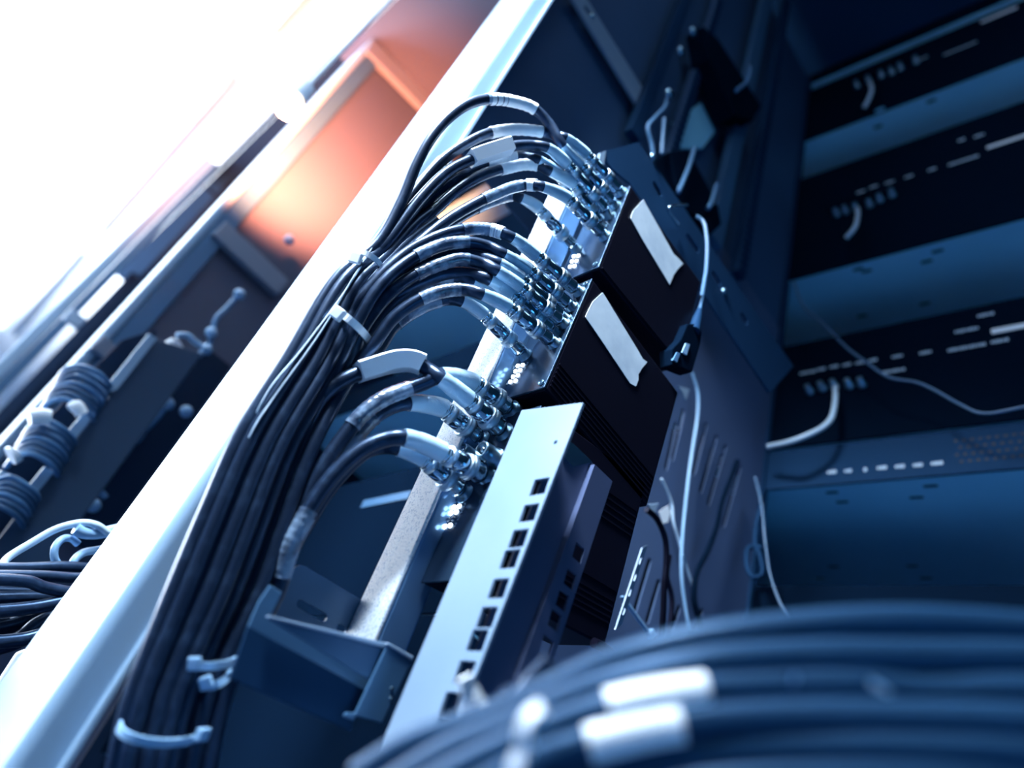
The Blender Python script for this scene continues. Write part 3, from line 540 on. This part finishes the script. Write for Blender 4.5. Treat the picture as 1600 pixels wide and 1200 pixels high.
# ------------------------------------------------------------------ equipment at the right: chassis one above another
rh = nrm(M @ nrm([-1360, 316, 1103.0])); rh[2] = 0; rh = nrm(rh); rd = np.array([rh[1], -rh[0], 0])
RD = P(1400, 740, .85) @ rd
def onR(px, py, off=0): r = ray(px, py); return r * ((RD + off) / (r @ rd))
sl0 = onR(1198, 600) @ rh
def chassis(ytop, ybot, label, keyholes=(), marks=(), conns=(), vent=None, depth=.34, wide=.50, brightbar=None, lead=None):
    zt_, zb = onR(1400, ytop)[2], onR(1400, ybot)[2]
    o = rd * RD + rh * sl0
    A = lambda s, d_, z: o - rh * s + rd * d_ + Z_ * z
    t = thing('chassis', A(wide / 2, depth / 2, zb), label, 'rack unit', 'rack units stacked at the right')
    link('housing', MB().prism([A(0, .004, zb + .0015), A(wide, .004, zb + .0015), A(wide, .004, zt_), A(0, .004, zt_)], rd * (depth - .004)), 'dark', t)
    link('rear_panel', MB().prism([A(0, 0, zb), A(wide, 0, zb), A(wide, 0, zt_), A(0, 0, zt_)], rd * .0038), 'dark' if vent else 'black', t, bevel=.0008)
    hs = []
    for (px, py) in keyholes:
        q = onZ(px, py, zb); hs.append(rounded(q, rh * .0085, rd * .0034)); 
    mb = MB(); holed(mb, [A(0, .004, zb), A(wide, .004, zb), A(wide, depth, zb), A(-.16, depth, zb), A(-.16, .03, zb), A(0, .03, zb)], hs, .0012, Z_)
    link('base_plate', mb, 'under', t, label='pale base plate with keyhole slots')
    ex = -rh; ey = Z_
    if marks:
        for (px, py, wpx) in marks:
            mb = MB(); q = onR(px, py) - rd * .0004; e = onR(px + wpx, py); wl = abs((e - q) @ rh); n = max(1, int(wl / .0035))
            if n == 1: mb.box(q, ex * wl * .4, rd * .0003, Z_ * .0024)
            else:
                mb.box(q - rd * .0001, ex * wl * .49, rd * .0002, Z_ * .0007)
                for i in range(n):
                    mb.box(q + ex * ((i - (n - 1) / 2) * wl / n), ex * wl / n * .36, rd * .0003, Z_ * (.0024 if i % 3 else .0018))
            link('printed_mark', mb, 'print', t)
    if brightbar:
        (a, b, h_) = brightbar; p0, p1 = onR(*a) - rd * .0005, onR(*b) - rd * .0005; zc = (p0[2] + p1[2]) / 2; c = (p0 + p1) / 2; c[2] = zc
        link('rating_label', MB().box(c, ex * abs((p1 - p0) @ rh) / 2, rd * .0004, Z_ * h_), 'paper', t, label='white rating label')
    for (px, py) in conns:
        q = onR(px, py); link('coax_socket', MB().lathe(q, -rd, [(0, .006), (.003, .006), (.003, .0045), (.014, .0045), (.015, .003)], 14), 'jack', t)
    if vent:
        mb = MB(); (px0, py0), (px1, py1) = vent; a = onR(px0, py0); b = onR(px1, py1); s0, s1 = -(a - o) @ rh, -(b - o) @ rh + .06; z_a, z_b = a[2], b[2]
        k = 0
        for j in range(4):
            for i in range(15):
                s = s0 + (s1 - s0) * (i + .5 * (j % 2)) / 15; mb.lathe(A(s, -.0002, z_a + (z_b - z_a) * (j + .5) / 4), -rd, [(0, .0021), (.0003, .0020)], 8)
        link('vent_perforation', mb, 'hole', t)
    if lead:
        mb = MB().tube(spline([onR(px, py, o_) for px, py, o_ in lead], 8), .0036, 10); link('video_lead', mb, 'wire', label='white lead hanging from the ' + label.split(' from')[0], cat='cable')
    return t
chassis(-60, 72, 'topmost rack unit at the right edge, mostly cut off by the picture top')
chassis(84, 165, 'second rack unit from the top at the right with a faint row of sockets', keyholes=[(1375, 172), (1455, 158), (1372, 198), (1450, 220)], marks=[(1440, 92, 20), (1500, 76, 60)], brightbar=((1532, 33), (1590, 14), .004),
        conns=[(1340, 136), (1358, 128), (1378, 120), (1394, 115), (1408, 108), (1432, 98)], lead=[(1360, 130, -.012), (1362, 142, -.03), (1356, 158, -.035), (1350, 168, -.03)])
chassis(228, 393, 'third rack unit from the top at the right with short white lead', keyholes=[(1354, 424), (1341, 421), (1448, 409), (1465, 393), (1347, 494), (1445, 475)],
        marks=[(1345, 300, 14), (1365, 292, 14), (1390, 285, 16), (1420, 276, 14), (1456, 265, 14), (1505, 251, 52), (1502, 219, 12), (1530, 212, 18)], brightbar=((1542, 232), (1606, 210), .0032),
        conns=[(1308, 336), (1322, 332), (1338, 328), (1360, 322), (1376, 314), (1395, 306)], lead=[(1340, 326, -.014), (1340, 340, -.035), (1334, 358, -.045), (1322, 372, -.04)])
chassis(505, 678, 'fourth rack unit from the top at the right, white print row and long white lead', 
        marks=[(1262, 582, 26), (1283, 577, 14), (1303, 573, 14), (1323, 570, 14), (1343, 567, 14), (1364, 563, 14), (1402, 557, 18), (1446, 551, 20), (1510, 543, 64), (1562, 533, 30), (1395, 580, 40), (1510, 516, 40), (1540, 492, 28)],
        brightbar=((1549, 518), (1625, 505), .0042), conns=[(1266, 613), (1286, 608), (1305, 605), (1328, 604), (1348, 602)],
        lead=[(1305, 604, -.014), (1305, 622, -.03), (1303, 640, -.035), (1298, 655, -.04), (1285, 668, -.045), (1262, 680, -.05), (1235, 690, -.05), (1200, 698, -.04)])
chassis(683, 748, 'fifth rack unit from the top at the right with perforated vent', keyholes=[(1300, 770), (1316, 785), (1454, 760), (1432, 778), (1302, 886), (1425, 885), (1280, 904), (1447, 904)],
        marks=[(1300, 738, 15), (1325, 736, 12), (1352, 734, 6), (1378, 731, 16), (1406, 729, 16), (1434, 727, 16), (1464, 724, 20)], vent=((1493, 684), (1600, 718)))
chassis(914, 1130, 'lowest visible rack unit at the right, dark behind the foreground cables')
t = link('wire', MB().tube(spline([onR(px, py, -.05) for px, py in [(1240, 440), (1248, 462), (1258, 482), (1285, 505), (1300, 520), (1325, 545), (1355, 567), (1390, 590), (1430, 597), (1455, 607), (1500, 632), (1535, 646), (1600, 636), (1680, 620)]], 8), .0017, 10), 'coil', label='thin dark wire trailing across the fourth rack unit to the right', cat='wire')
link('wire', MB().tube(spline([onR(px, py, -.06) for px, py in [(1180, 745), (1190, 790), (1196, 850), (1204, 900), (1218, 940), (1236, 975), (1250, 1010)]], 8), .0015, 10), 'coil', label='thin dark wire dropping left of the lowest rack units', cat='wire')
link('wire_coil', MB().tube(spline([onR(px, py, -.05) for px, py in [(1192, 856), (1170, 856), (1168, 888), (1176, 902), (1190, 898), (1188, 870), (1180, 850), (1184, 810), (1192, 790)]], 8), .0028, 10), 'dark', label='dark coiled wire hanging between vented panel and rack units', cat='wire')

# ------------------------------------------------------------------ units of the next rack, seen between bundle and white post
NX = .35
def next_unit(px, ytop, ybot, label, y0=.47, y1=1.0, strip=None, depth=.4):
    zt_, zb = onX(px, ytop, NX)[2], onX(px, ybot, NX)[2]
    t = thing('chassis', (NX + depth / 2, (y0 + y1) / 2, zb), label, 'rack unit', 'rack units of the next rack')
    link('housing', MB().prism([(NX + .003, y0, zb + .002), (NX + .003, y1, zb + .002), (NX + .003, y1, zt_), (NX + .003, y0, zt_)], X_ * depth), 'dark', t)
    link('rear_panel', MB().prism([(NX, y0, zb), (NX, y1, zb), (NX, y1, zt_), (NX, y0, zt_)], X_ * .0028), 'black', t, bevel=.001)
    link('base_plate', MB().prism([(NX + .003, y0, zb), (NX + .003, y1, zb), (NX + depth, y1, zb), (NX + depth, y0, zb)], Z_ * .0018), 'under', t)
    if strip:
        a, b = onX(*strip[0], NX), onX(*strip[1], NX); link('label_strip', MB().box(((NX - .0006), (a[1] + b[1]) / 2, (a[2] + b[2]) / 2), X_ * .0005, Y_ * abs(a[1] - b[1]) / 2, Z_ * strip[2]), 'bracket', t)
next_unit(760, 200, 285, 'highest unit of the next rack, glimpsed under the top arcs')
next_unit(600, 440, 505, 'second unit of the next rack behind the middle arcs')
next_unit(600, 592, 622, 'thin unit of the next rack with a wide pale underside, left of the white post', strip=None)
next_unit(600, 742, 960, 'broad unit of the next rack, behind the black arcs', strip=((568, 786), (640, 776), .005))  # black face carried down over the unlit gap below it

next_unit(600, 962, 1330, 'added black unit filling the dark gap below the bracket tray')  # added black block standing for the unlit gap under the tray
# ------------------------------------------------------------------ racks further along the aisle (left)
def far_post(pts_left, wpx, y, dy, label, m='post'):
    a, b = onY(*pts_left[0], y), onY(*pts_left[1], y); x = (a[0] + b[0]) / 2
    return x
t = thing('rack_post', (.036, 1.0, FL), 'narrow bright post of the second rack, left of the broad one', 'rack post', 'posts of the racks along the aisle')
x2 = (onY(197, 480, 1.0)[0] + onY(60, 625, 1.0)[0]) / 2
link('post_body', MB().box((x2 + .007, 1.0 + .05, (FL + 1.3) / 2), X_ * .007, Y_ * .05, Z_ * (1.3 - FL) / 2), 'post', t, bevel=.004)
link('side_flange', MB().box((x2 + .028, 1.003, (FL + 1.3) / 2), X_ * .013, Y_ * .003, Z_ * (1.3 - FL) / 2), 'bracket', t, bevel=.001)
t = thing('rack_post', (.0, 1.66, FL), 'far bright post of the third rack at the left edge', 'rack post', 'posts of the racks along the aisle')
x3 = (onY(80, 482, 1.66)[0] + onY(20, 545, 1.66)[0]) / 2
link('post_body', MB().box((x3 + .012, 1.66 + .06, (FL + 1.3) / 2), X_ * .012, Y_ * .06, Z_ * (1.3 - FL) / 2), 'post', t, bevel=.004)
link('side_flange', MB().box((x3 + .034, 1.663, (FL + 1.3) / 2), X_ * .009, Y_ * .003, Z_ * (1.3 - FL) / 2), 'bracket', t, bevel=.001)
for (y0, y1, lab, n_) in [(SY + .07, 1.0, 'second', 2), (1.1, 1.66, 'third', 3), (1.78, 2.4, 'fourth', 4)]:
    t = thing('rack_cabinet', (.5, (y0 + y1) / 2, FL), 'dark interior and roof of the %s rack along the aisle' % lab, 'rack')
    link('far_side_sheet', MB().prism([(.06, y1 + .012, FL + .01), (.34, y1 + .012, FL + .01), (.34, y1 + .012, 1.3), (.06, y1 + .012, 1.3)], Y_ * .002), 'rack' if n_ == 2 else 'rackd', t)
    link('rear_side_sheet', MB().prism([(.341, y1 + .012, FL + .01), (1.1, y1 + .012, FL + .01), (1.1, y1 + .012, 1.3), (.341, y1 + .012, 1.3)], Y_ * .002), 'rackd', t)  # rear of the same sheet, shade put into its darker colour
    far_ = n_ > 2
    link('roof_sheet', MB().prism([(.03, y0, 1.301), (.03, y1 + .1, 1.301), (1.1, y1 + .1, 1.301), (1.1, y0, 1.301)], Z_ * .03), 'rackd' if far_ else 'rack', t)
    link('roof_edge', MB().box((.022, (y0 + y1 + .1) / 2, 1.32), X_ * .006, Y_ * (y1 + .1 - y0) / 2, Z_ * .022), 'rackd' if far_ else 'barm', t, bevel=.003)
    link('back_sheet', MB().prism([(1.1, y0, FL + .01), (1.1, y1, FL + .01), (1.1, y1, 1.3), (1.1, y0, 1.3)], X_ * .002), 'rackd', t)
# cross bars on the far side of the second rack
def bar_y(a, b, y, hz, m, label, name='cross_bar'):
    p, q = onY(*a, y), onY(*b, y); d = nrm(q - p); n = nrm(np.cross(d, Y_))
    return link(name, MB().box((p + q) / 2, d * np.linalg.norm(q - p) / 2, n * hz, Y_ * .008), m, label=label, cat='bar', bevel=.002)
bar_y((340, 358), (440, 452), 1.0, .018, 'barm', 'pale cross bar of the second rack, above the cable manager')
bar_y((575, 72), (680, 180), 1.0, .022, 'barm', 'high cross bar of the second rack near the warm light')
bar_y((150, 535), (190, 570), 1.0, .012, 'barm', 'short pale cross bar left of the coiled cables, lower one')
bar_y((105, 490), (128, 508), 1.6, .014, 'rail', 'short pale cross bar between the two bright left posts')
# vertical cable manager
CY = .90
t = thing('cable_manager', onY(160, 700, CY), 'dark vertical cable manager with pale hooked fingers, left background', 'cable manager')
pl2 = lambda pts, y_, th=.004: MB().prism([onY(px, py, y_) for px, py in pts], Y_ * th)
link('cover', pl2([(240, 528), (318, 552), (60, 905), (-60, 905), (0, 838), (112, 692), (182, 606)], CY), 'cover', t, bevel=.002)
link('back_plate', pl2([(245, 515), (240, 545), (182, 606), (112, 692), (0, 838), (-60, 838), (-60, 800), (15, 722), (78, 652), (138, 585), (190, 532)], CY + .05), 'rackd', t)
for fing in [[(238, 526), (176, 604), (168, 606), (150, 592), (122, 578)], [(138, 648), (108, 684), (100, 684), (80, 668), (60, 658)], [(76, 734), (48, 768), (40, 768), (20, 752), (-4, 742)]]:
    link('finger', MB().tube([onY(px, py, CY - .004) for px, py in fing], 0, flat=[(-.003, -.0055), (.003, -.0055), (.003, .0055), (-.003, .0055)], ref=-Y_), 'post', t)
k = 0
CO = ['uppermost', 'middle', 'lowest']
for ci, (cx, cy, wx_, n_) in enumerate([(118, 606, 48, 7), (64, 692, 46, 7), (8, 780, 44, 6)]):
    for i in range(n_):
        fx, fy = cx + 14 - i * 4.5, cy - 26 + i * 8.5
        pts = [(fx - wx_ * .9, fy + 14), (fx - wx_ * .6, fy - 2), (fx - wx_ * .1, fy - 8), (fx + wx_ * .45, fy + 4), (fx + wx_ * .8, fy + 20), (fx + wx_ * .85, fy + 30)]
        link('coiled_cable', MB().tube(spline([onY(px, py + random.uniform(-1.5, 1.5), CY - .012 + (.02 if q_ in (0, 5) else -.012 * (q_ in (2, 3)))) for q_, (px, py) in enumerate(pts)], 6), .0029, 8), 'coil' if i % 3 else 'darkw',
             label='blue grey cable turn in the %s coil of the left cable manager' % CO[ci], cat='cable', group='cable turns in the %s coil' % CO[ci])
for (pts, lab, r) in [([(45, 653), (62, 650), (78, 652)], 'bright white tag above the middle coil at the left', .0085), ([(16, 713), (20, 711), (24, 708)], 'bright white tag above the lowest coil at the left', .010), ([(112, 640), (120, 634), (128, 648)], 'bright white tag under the uppermost coil at the left', .007)]:
    link('cable_tag', MB().tube(spline([onY(px, py, CY - .03) for px, py in pts], 5), r, 10), 'paper', label=lab, cat='tag')
# white adapter with leads, round boss, wires
t = thing('plug_adapter', onY(275, 545, .93), 'white rounded plug adapter above the dark cable manager cover', 'adapter')
mb = MB(); V = [onY(px, py, .925) for px, py in [(246, 544), (252, 536), (262, 532), (270, 526), (282, 530), (296, 556), (304, 562), (292, 572), (280, 566), (268, 556), (254, 552)]]
mb.prism(V, Y_ * .025); link('adapter_body', mb, 'paper', t, bevel=.004)
link('adapter_ring', MB().tube(spline([onY(px, py, .92) for px, py in [(276, 524), (292, 524), (304, 534), (318, 545), (310, 556)]], 6), .004, 10), 'nylonb', t)
link('cap', MB().ball(onY(322, 546, .92), .008), 'nylonb', t)
for (pts, lab) in [([(374, 460), (352, 484), (338, 498), (332, 520), (326, 540)], 'thin wire with bead end right of the white adapter'), ([(262, 632), (240, 658), (222, 676)], 'wire leading down to the round boss'), ([(140, 735), (150, 760), (165, 778)], 'thin curved wire low in the second rack')]:
    t = link('wire', MB().tube(spline([onY(px, py, .955) for px, py in pts], 6), .0042, 10), 'darkw', label=lab, cat='wire')
for (px, py, lab) in [(374, 460, 'small pale knob at the end of the beaded wire'), (262, 631, 'small pale knob left of the broad post'), (291, 643, 'small pale knob closest to the broad post edge'), (146, 790, 'small pale knob low in the second rack'), (452, 375, 'small round knob lit by the warm light'), (330, 520, 'small pale knob midway on the beaded wire')]:
    link('knob', MB().ball(onY(px, py, .95), .0085), 'nylonb', label=lab, cat='knob')
q = onY(188, 668, .96); link('round_boss', MB().lathe(q, -Y_, [(0, .028), (.014, .028), (.02, .022), (.02, .008)], 24), 'darkw', label='round blue boss in the second rack beside the cable manager', cat='boss')
bar_y((88, 790), (18, 880), .93, .010, 'rail', 'pale upright rod at the lower left behind the white loop', 'rod')
bar_y((340, 560), (120, 850), .985, .022, 'rackd', 'dark upright strip right of the cable manager', 'upright_strip')
# loops and cables lower left
LY = .62
wl = lambda pts, r, m, lab, y=LY: link('loop_cable', MB().tube(spline([onY(px, py, y + .004 * math.sin(i)) for i, (px, py) in enumerate(pts)], 8), r, 10), m, label=lab, cat='cable')
wl([(232, 872), (190, 880), (150, 890), (100, 902), (55, 904), (22, 896), (6, 882), (12, 872), (50, 848), (90, 826), (130, 817), (152, 821), (172, 834), (240, 850)], .0027, 'wire', 'white cable making a long flat loop at the lower left')
wl([(226, 884), (150, 892), (120, 890), (98, 886), (86, 874), (86, 856), (98, 842), (112, 842), (122, 850)], .0027, 'nylonb', 'pale blue cable in a small round loop at the lower left')
wl([(250, 812), (205, 822), (180, 828), (150, 834), (128, 832), (118, 826)], .0044, 'nylonb', 'thick pale cable stub above the small loop')
wl([(240, 838), (190, 848), (160, 858), (130, 864), (116, 876), (112, 892)], .003, 'nylonb', 'pale cable bending down right of the small loop')
for i, (pts, r) in enumerate([([(-320, 890), (40, 888), (110, 886), (190, 896), (228, 905)], .0042), ([(-320, 902), (60, 900), (130, 903), (190, 894), (228, 905)], .004), ([(-320, 912), (40, 908), (70, 918), (150, 928), (228, 905)], .0042),
                              ([(-320, 922), (30, 926), (110, 930), (170, 925), (228, 905)], .0044), ([(-320, 944), (40, 934), (110, 932), (170, 918), (228, 905)], .0046), ([(-320, 962), (30, 952), (100, 940), (170, 922), (228, 905)], .0046),
                              ([(-320, 1000), (20, 976), (70, 952), (110, 938), (170, 908), (228, 905)], .0058), ([(-320, 1036), (20, 1004), (60, 976), (100, 958), (170, 930), (228, 905)], .0058), ([(-320, 1010), (30, 1000), (70, 990), (110, 980), (228, 905)], .0046), ([(-320, 980), (30, 972), (70, 968), (110, 960), (228, 905)], .0044)]):
    link('fan_cable', MB().tube(spline([onY(px, py, LY - .012 * (i % 3) - .01) for px, py in pts], 8), r, 12), 'jacket', label='black cable number %s from the top in the fan at the left edge' % ['one', 'two', 'three', 'four', 'five', 'six', 'seven', 'eight', 'nine', 'ten'][i], cat='cable', group='fan of black cables at the left edge')
link('bag_scrap', MB().prism([onY(px, py, .55) for px, py in [(26, 1020), (40, 1014), (52, 1018), (40, 1040), (0, 1085), (-20, 1090), (0, 1060)]], Y_ * .004), 'paper', label='crumpled clear scrap behind the broad post at the lower left', cat='scrap', bevel=.001)

# added warm lamp, imitates the orange of a lens flare
wl_ = P(452, 165, .90)
t = thing('flare_lamp', wl_, 'added warm bulb imitating a lens flare before the rack roof edge', 'lamp')
link('bulb', MB().ball(wl_, .018), 'warm', t); link('socket', MB().lathe(wl_ + Z_ * .016, Z_, [(0, .012), (.03, .012), (.034, .004), (CE - wl_[2] - .016, .002)], 12), 'nylon', t)
wt = P(520, 200, 1.3); sp = bpy.data.lights.new('flare_spot', 'SPOT'); sp.energy = 420; sp.color = (1.0, 0.25, 0.10); sp.spot_size = math.radians(78); sp.spot_blend = 1.0; sp.shadow_soft_size = .02  # spot added to throw the flare's orange onto the second rack
so = bpy.data.objects.new('flare_spot', sp); COL.objects.link(so); so.location = Vector(wl_ - Z_ * .025 + O); so.rotation_euler = (Vector(wt) - Vector(wl_)).to_track_quat('-Z', 'Y').to_euler()

# ------------------------------------------------------------------ cables in the foreground
FG = [([(560, 1215), (640, 1168), (760, 1126), (860, 1082), (950, 1040), (1060, 1008), (1200, 985), (1400, 972), (1600, 982), (1760, 1000)], .180, .0043, 'topmost thick cable of the blurred foreground sweep'),
      ([(600, 1240), (700, 1180), (800, 1138), (900, 1092), (1000, 1060), (1120, 1036), (1280, 1026), (1450, 1026), (1600, 1028), (1760, 1040)], .172, .0044, 'second thick cable from the top of the foreground sweep'),
      ([(640, 1250), (740, 1196), (840, 1150), (940, 1112), (1060, 1085), (1200, 1074), (1330, 1072), (1450, 1082), (1600, 1080), (1760, 1090)], .166, .0042, 'third thick cable of the foreground sweep, with a white label'),
      ([(660, 1290), (760, 1230), (860, 1182), (980, 1148), (1100, 1128), (1250, 1120), (1400, 1122), (1600, 1128), (1760, 1140)], .160, .0042, 'fourth thick cable of the foreground sweep, lower white label'),
      ([(700, 1310), (800, 1250), (900, 1212), (1020, 1184), (1150, 1172), (1300, 1168), (1450, 1170), (1600, 1176), (1760, 1190)], .158, .0040, 'fifth thick cable of the foreground sweep, along the picture bottom'),
      ([(760, 1330), (880, 1270), (1000, 1238), (1150, 1220), (1300, 1214), (1450, 1214), (1600, 1220), (1760, 1230)], .156, .0040, 'lowest thick cable of the foreground sweep'),
      ([(640, 1230), (760, 1170), (860, 1118), (960, 1082), (1080, 1052), (1250, 1046), (1420, 1056), (1600, 1052), (1760, 1060)], .196, .0040, 'back cable of the sweep seen in a gap below the second one'),
      ([(700, 1270), (820, 1200), (930, 1152), (1060, 1112), (1200, 1100), (1400, 1100), (1600, 1104), (1760, 1110)], .184, .0040, 'back cable of the sweep seen between the white labels')]
for i, (pts, z, r, lab) in enumerate(FG):
    p = spline([P(px, py, z + .0018 * math.sin(px * .004 + i)) for px, py in pts], 10)
    t = thing('foreground_cable', p[0], lab, 'cable', 'thick cables sweeping through the foreground')
    link('jacket', MB().tube(p, r, 16), 'jacket2', t)
    def sleeve(x0, x1, grow=1.12):
        seg = [q for q in p if x0 <= 800 + F * (M.T @ q)[0] / (M.T @ q)[2] <= x1]
        link('label_sleeve', MB().tube(spline(seg, 3), r * grow, 16), 'paper', t, label='white label sleeve')
    if i == 2: sleeve(945, 1110)
    if i == 3: sleeve(915, 1075)
for (pts, z, r, lab) in [([(560, 1225), (600, 1196), (650, 1168), (720, 1148), (770, 1136), (840, 1118)], .20, .0034, 'dark cable curving out of the sweep towards the holed rail'),
                         ([(690, 1230), (740, 1190), (780, 1130), (812, 1090), (836, 1058), (860, 1034)], .215, .0030, 'dark cable crossing steeply in front of the holed rail'),
                         ([(720, 1240), (765, 1190), (796, 1140), (800, 1100), (790, 1076)], .22, .0028, 'dark cable hooking up beside the steep one'),
                         ([(600, 1260), (660, 1206), (720, 1180), (800, 1150), (870, 1120)], .19, .0036, 'dark cable lying just under the left end of the sweep')]:
    link('patch_cable', MB().tube(spline([P(px, py, z) for px, py in pts], 8), r, 14), 'jacket', label=lab, cat='cable')
def fgtie(pts, z, wd, lab):
    p = spline([P(px, py, z) for px, py in pts], 8)
    t = thing('cable_tie', p[0], lab, 'cable tie', 'nylon cable ties')
    link('strap', MB().tube(p, 0, flat=[(-.0009, -wd), (.0009, -wd), (.0009, wd), (-.0009, wd)], ref=nrm(-nrm(ray(800, 1100)) + 1.3 * nrm([-.65, -.06, 1.07]))), 'nylon', t); return t
fgtie([(848, 1106), (830, 1120), (820, 1142), (818, 1170), (806, 1200), (798, 1240)], .150, .0018, 'blurred white tie wrapped round the left end of the sweep')
fgtie([(726, 1058), (733, 1085), (729, 1115), (731, 1148), (722, 1185), (740, 1215)], .225, .0026, 'white tie standing upright before the square holes of the rail')
fgtie([(738, 1078), (750, 1098), (762, 1112)], .226, .0020, 'short pale tie tail right of the upright white tie')
link('cable_tag', MB().prism([P(px, py, .150) for px, py in [(1358, 1060), (1366, 1062), (1394, 1082), (1386, 1085), (1362, 1074)]], ray(1375, 1072) * .004), 'paper', label='tiny white pointed tag on the foreground sweep, right of the labels', cat='tag')
link('cable_tag', MB().prism([P(px, py, .150) for px, py in [(1240, 1054), (1245, 1054), (1243, 1068), (1237, 1069)]], ray(1240, 1060) * .003), 'nylonb', label='tiny pale sliver imitating a sparkle on the foreground sweep above the white labels', cat='tag')  # pale sliver modelled in place of a glint on the cables
